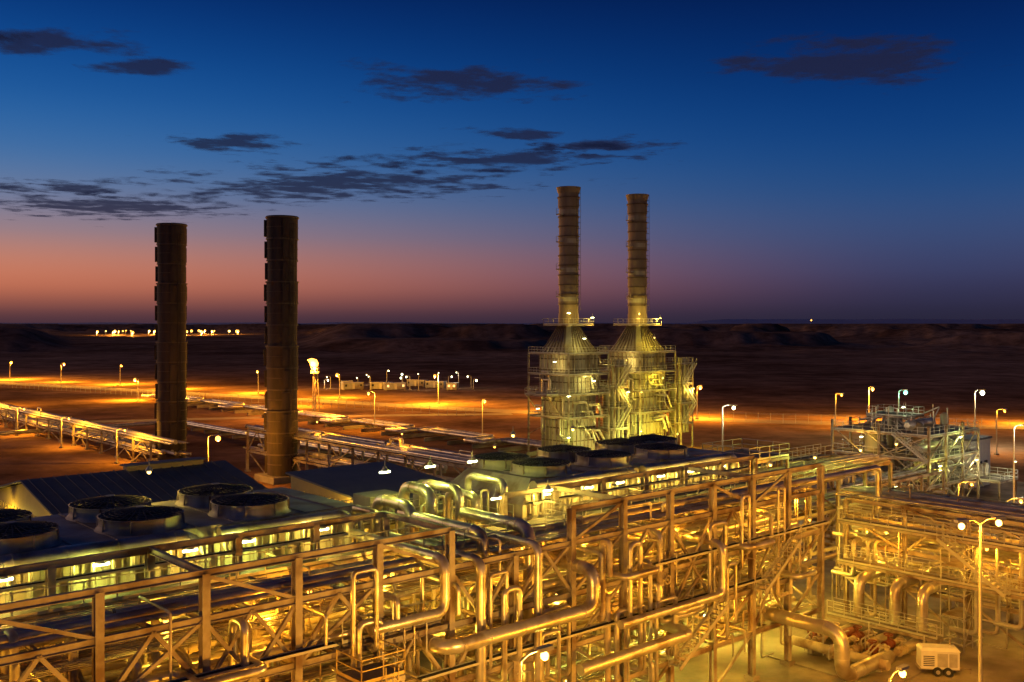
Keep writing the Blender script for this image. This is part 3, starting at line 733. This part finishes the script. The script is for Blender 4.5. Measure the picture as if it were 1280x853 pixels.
street_lamp(29.4,62.5,12.5,SOD,6500,.2,True,em='em_warm',rz=rad(20))
for(p,q,h,P)in((30,33,9.9,2600),(11,31,7,3800),(21,31,7.5,3200),(42,29,6.2,4200),(52,27,5.5,4600)):
    v=W(p,q);street_lamp(v.x,v.y,h,SOD if p!=30 else (1,.5,.08),P,.2,rz=TH,em='em_warm')
# distant settlement
for k in range(30):
    x=-930+k*10.2+random.uniform(-12,12);y=2250+random.uniform(-200,160);z=hgt(x,y)
    street_lamp(x,y,10,(1,.5,.08),200000,random.uniform(1.0,2.8),z0=z,thick=.2,em='em_sod' if k%3 else 'em_warm',light=k%2==0)
for(x,y,c,e)in((-375,2300,SOD,'em_sod'),(-250,2300,GRN,'em_white'),(-240,2340,SOD,'em_sod'),(-360,2100,SOD,'em_sod'),(660,2200,SOD,'em_sod')):
    street_lamp(x,y,12,c,14000,1.5,z0=max(12,hgt(x,y)),thick=.2,em=e,light=False)
# ---- plant lights
for p in range(5,33,4): fixture(W(p+random.uniform(-.5,.5),48.2,13.6),150,GRN if p%8==1 else AMB,.09,'em_white')
for p in range(46,70,4): fixture(W(p+random.uniform(-.5,.5),48.2,13.6),210,AMB,.09,'em_white')
for p in(35,38.5,42): fixture(W(p,50.9,15.9),200,GRN,.12,'em_white')
for p in(40,44.4): fixture(W(p,46.2,14.3),160,AMB,.1,'em_white')
for p in(10.9,23.4,52.5,59.2): fixture(W(p,58.6,16.2),110,AMB,.1,'em_warm')  # added lamps behind the fans, put in to brighten the dark decks
for i in range(15):
    p=4+i*4.5;fixture(W(p+random.uniform(-1,1),random.choice([42.8,44,45.5]),11.6),random.uniform(150,330),SOD if i%3 else YEL,.1,'em_sod')
for i in range(11):
    p=20+i*4.5;fixture(W(p,random.uniform(42,46),random.choice([5.6,8.6])),random.uniform(180,380),YEL if i%2 else SOD,.1,'em_warm')
for i in range(9):
    p=30+i*4.5;fixture(W(p,random.uniform(42,50),2.9),240,random.choice([GRN,YEL,YEL]),.1,'em_white')
for p in(50,58,66): fixture(W(p,53,5.2),260,YEL,.1,'em_warm')
for q in(14,22,30,38,45): fixture(W(82,q,6.1),470,YEL if q%4 else SOD,.12,'em_warm');fixture(W(76.5,q+2,8.1),290,SOD,.1,'em_sod')
for p in(73,80,88,95): fixture(W(p,48.6,13),240,SOD if p%2 else GRN,.11,'em_warm')
for(p,q,z,P)in((66,44.5,6,400),(70,44,5.5,500),(75,46.5,5,450)): fixture(W(p,q,z),P,YEL,.12,'em_warm')
for q in(64,78,95,115,138): fixture(W(82,q,9.5),400,SOD,.14,'em_sod')
for(dp,dq,z,c,P)in((2,-9.6,6.2,GRN,300),(8,-9.6,9.6,(.8,1,.3),280),(13,-9.6,6,(1,.9,.4),260),(5,-3,13.4,(.6,1,.5),130),(19,-12.4,5.5,WHT,250),(-1,0,9.5,YEL,300),(-1,-5,3.3,YEL,300)):
    fixture(W(P0+dp,Q0+dq,z),P,c,.14,'em_white')
fixture(W(42.0,65.5,10.9),360,AMB,.13,'em_warm');fixture(W(24.2,80,8.8),220,AMB,.1,'em_warm');fixture(W(24.2,92,8.8),220,AMB,.1,'em_warm')
for(p,q)in((105,42),(112,50),(122,30),(100,28)): v=W(p,q);street_lamp(v.x,v.y,7,SOD,3500,.16)
for q in range(180,330,30): v=W(66,q);street_lamp(v.x,v.y,6,SOD,4500,.15)
# ---- clouds
cm=bpy.data.materials.new('cloudmat');cm.use_nodes=True;nt=cm.node_tree;nt.nodes.clear();N=nt.nodes.new;Lk=nt.links.new
out=N('ShaderNodeOutputMaterial');mix=N('ShaderNodeMixShader');tr=N('ShaderNodeBsdfTransparent');tl=N('ShaderNodeBsdfTranslucent');df=N('ShaderNodeBsdfDiffuse');ad=N('ShaderNodeMixShader')
tl.inputs[0].default_value=(.38,.56,.74,1);df.inputs[0].default_value=(.5,.6,.7,1);ad.inputs[0].default_value=.15;Lk(tl.outputs[0],ad.inputs[1]);Lk(df.outputs[0],ad.inputs[2])
tc=N('ShaderNodeTexCoord');sub=N('ShaderNodeVectorMath');sub.operation='SUBTRACT';sub.inputs[1].default_value=(.5,.5,0);Lk(tc.outputs['Generated'],sub.inputs[0])
sep=N('ShaderNodeSeparateXYZ');Lk(sub.outputs[0],sep.inputs[0]);cmb=N('ShaderNodeCombineXYZ');Lk(sep.outputs[0],cmb.inputs[0]);Lk(sep.outputs[1],cmb.inputs[1])
ln=N('ShaderNodeVectorMath');ln.operation='LENGTH';Lk(cmb.outputs[0],ln.inputs[0])
nz=N('ShaderNodeTexNoise');nz.inputs['Scale'].default_value=.0021;nz.inputs['Detail'].default_value=10;nz.inputs['Roughness'].default_value=.6
geo=N('ShaderNodeNewGeometry');Lk(geo.outputs['Position'],nz.inputs['Vector'])
mr=N('ShaderNodeMapRange');mr.inputs['From Min'].default_value=0;mr.inputs['From Max'].default_value=.5;mr.inputs['To Min'].default_value=.23;mr.inputs['To Max'].default_value=-.17;Lk(ln.outputs['Value'],mr.inputs[0])
ad2=N('ShaderNodeMath');ad2.operation='ADD';Lk(nz.outputs['Fac'],ad2.inputs[0]);Lk(mr.outputs[0],ad2.inputs[1])
m2=N('ShaderNodeMapRange');m2.interpolation_type='SMOOTHSTEP';m2.inputs['From Min'].default_value=.45;m2.inputs['From Max'].default_value=.67;m2.inputs['To Min'].default_value=0;m2.inputs['To Max'].default_value=.86;Lk(ad2.outputs[0],m2.inputs[0])
Lk(m2.outputs[0],mix.inputs[0]);Lk(tr.outputs[0],mix.inputs[1]);Lk(ad.outputs[0],mix.inputs[2]);Lk(mix.outputs[0],out.inputs[0])
for(x,y,hx,hy,rz)in((-3200,7109,820,560,0),(-3700,6854,420,380,0),(-2839,7849,600,400,0),(-337,8377,1250,1050,.0),(2569,7609,1500,1050,.1),(-3125,11107,1000,950,0),(0,10587,760,550,0),(-6950,17200,3300,3000,-.3),(-2573,14550,4300,2700,-.42),(-100,12200,2500,1500,-.3),(1000,11309,1400,800,-.1),(-6626,14700,1500,1350,0)):
    me=bpy.data.meshes.new('cloud');me.from_pydata([(-hx,-hy,0),(hx,-hy,0),(hx,hy,0),(-hx,hy,0)],[],[(0,1,2,3)]);me.materials.append(cm)
    o=bpy.data.objects.new('cloud',me);scene.collection.objects.link(o);o.location=(x,y,2025+random.random()*30);o.rotation_euler=(0,0,rz)
# ---- world
w=bpy.data.worlds.new('World');scene.world=w;w.use_nodes=True;nt=w.node_tree;N=nt.nodes.new;Lk=nt.links.new;bg=nt.nodes['Background']
tc=N('ShaderNodeTexCoord');sep=N('ShaderNodeSeparateXYZ');Lk(tc.outputs['Generated'],sep.inputs[0])
mu=N('ShaderNodeMath');mu.operation='MULTIPLY';mu.inputs[1].default_value=2.5;mu.use_clamp=True;Lk(sep.outputs['Z'],mu.inputs[0])
def mk(st):
    r=N('ShaderNodeValToRGB');cr=r.color_ramp;cr.interpolation='B_SPLINE'
    cr.elements[0].position=0;cr.elements[0].color=lin(*st[0][1]);cr.elements[1].position=1;cr.elements[1].color=lin(*st[-1][1])
    for z,c in st[1:-1]:
        e=cr.elements.new(z*2.5);e.color=lin(*c)
    Lk(mu.outputs[0],r.inputs[0]);return r
rl=mk([(0,(66,46,58)),(.015,(112,68,68)),(.035,(204,116,84)),(.06,(202,130,104)),(.085,(156,130,134)),(.12,(104,124,158)),(.16,(60,112,168)),(.21,(26,90,160)),(.27,(10,62,132)),(.33,(5,36,98)),(.4,(3,18,55))])
rr=mk([(0,(38,36,56)),(.02,(46,43,68)),(.05,(60,62,98)),(.09,(58,78,122)),(.13,(34,76,130)),(.18,(14,64,128)),(.24,(6,46,108)),(.31,(3,26,78)),(.4,(2,10,38))])
az=N('ShaderNodeMapRange');az.interpolation_type='SMOOTHSTEP';az.inputs['From Min'].default_value=-.60;az.inputs['From Max'].default_value=.42;Lk(sep.outputs['X'],az.inputs[0])
mx=N('ShaderNodeMixRGB');Lk(az.outputs[0],mx.inputs[0]);Lk(rl.outputs[0],mx.inputs[1]);Lk(rr.outputs[0],mx.inputs[2]);Lk(mx.outputs[0],bg.inputs[0]);bg.inputs[1].default_value=1.0
s=bpy.data.lights.new('afterglow_sun','SUN');s.energy=.5;s.angle=rad(25);s.color=(1,.55,.28);o=bpy.data.objects.new('afterglow_sun',s);scene.collection.objects.link(o)
d=Vector((.9,-.35,-.24));o.rotation_euler=d.to_track_quat('-Z','Y').to_euler()
# ---- camera
c=bpy.data.cameras.new('camera');c.lens=35;c.sensor_width=36;c.shift_y=-.0168;c.clip_end=80000;c.clip_start=.5
o=bpy.data.objects.new('camera',c);scene.collection.objects.link(o);o.location=(0,0,25);o.rotation_euler=(rad(90),0,0);scene.camera=o
print('faces',sum(len(m.polygons) for m in bpy.data.meshes))
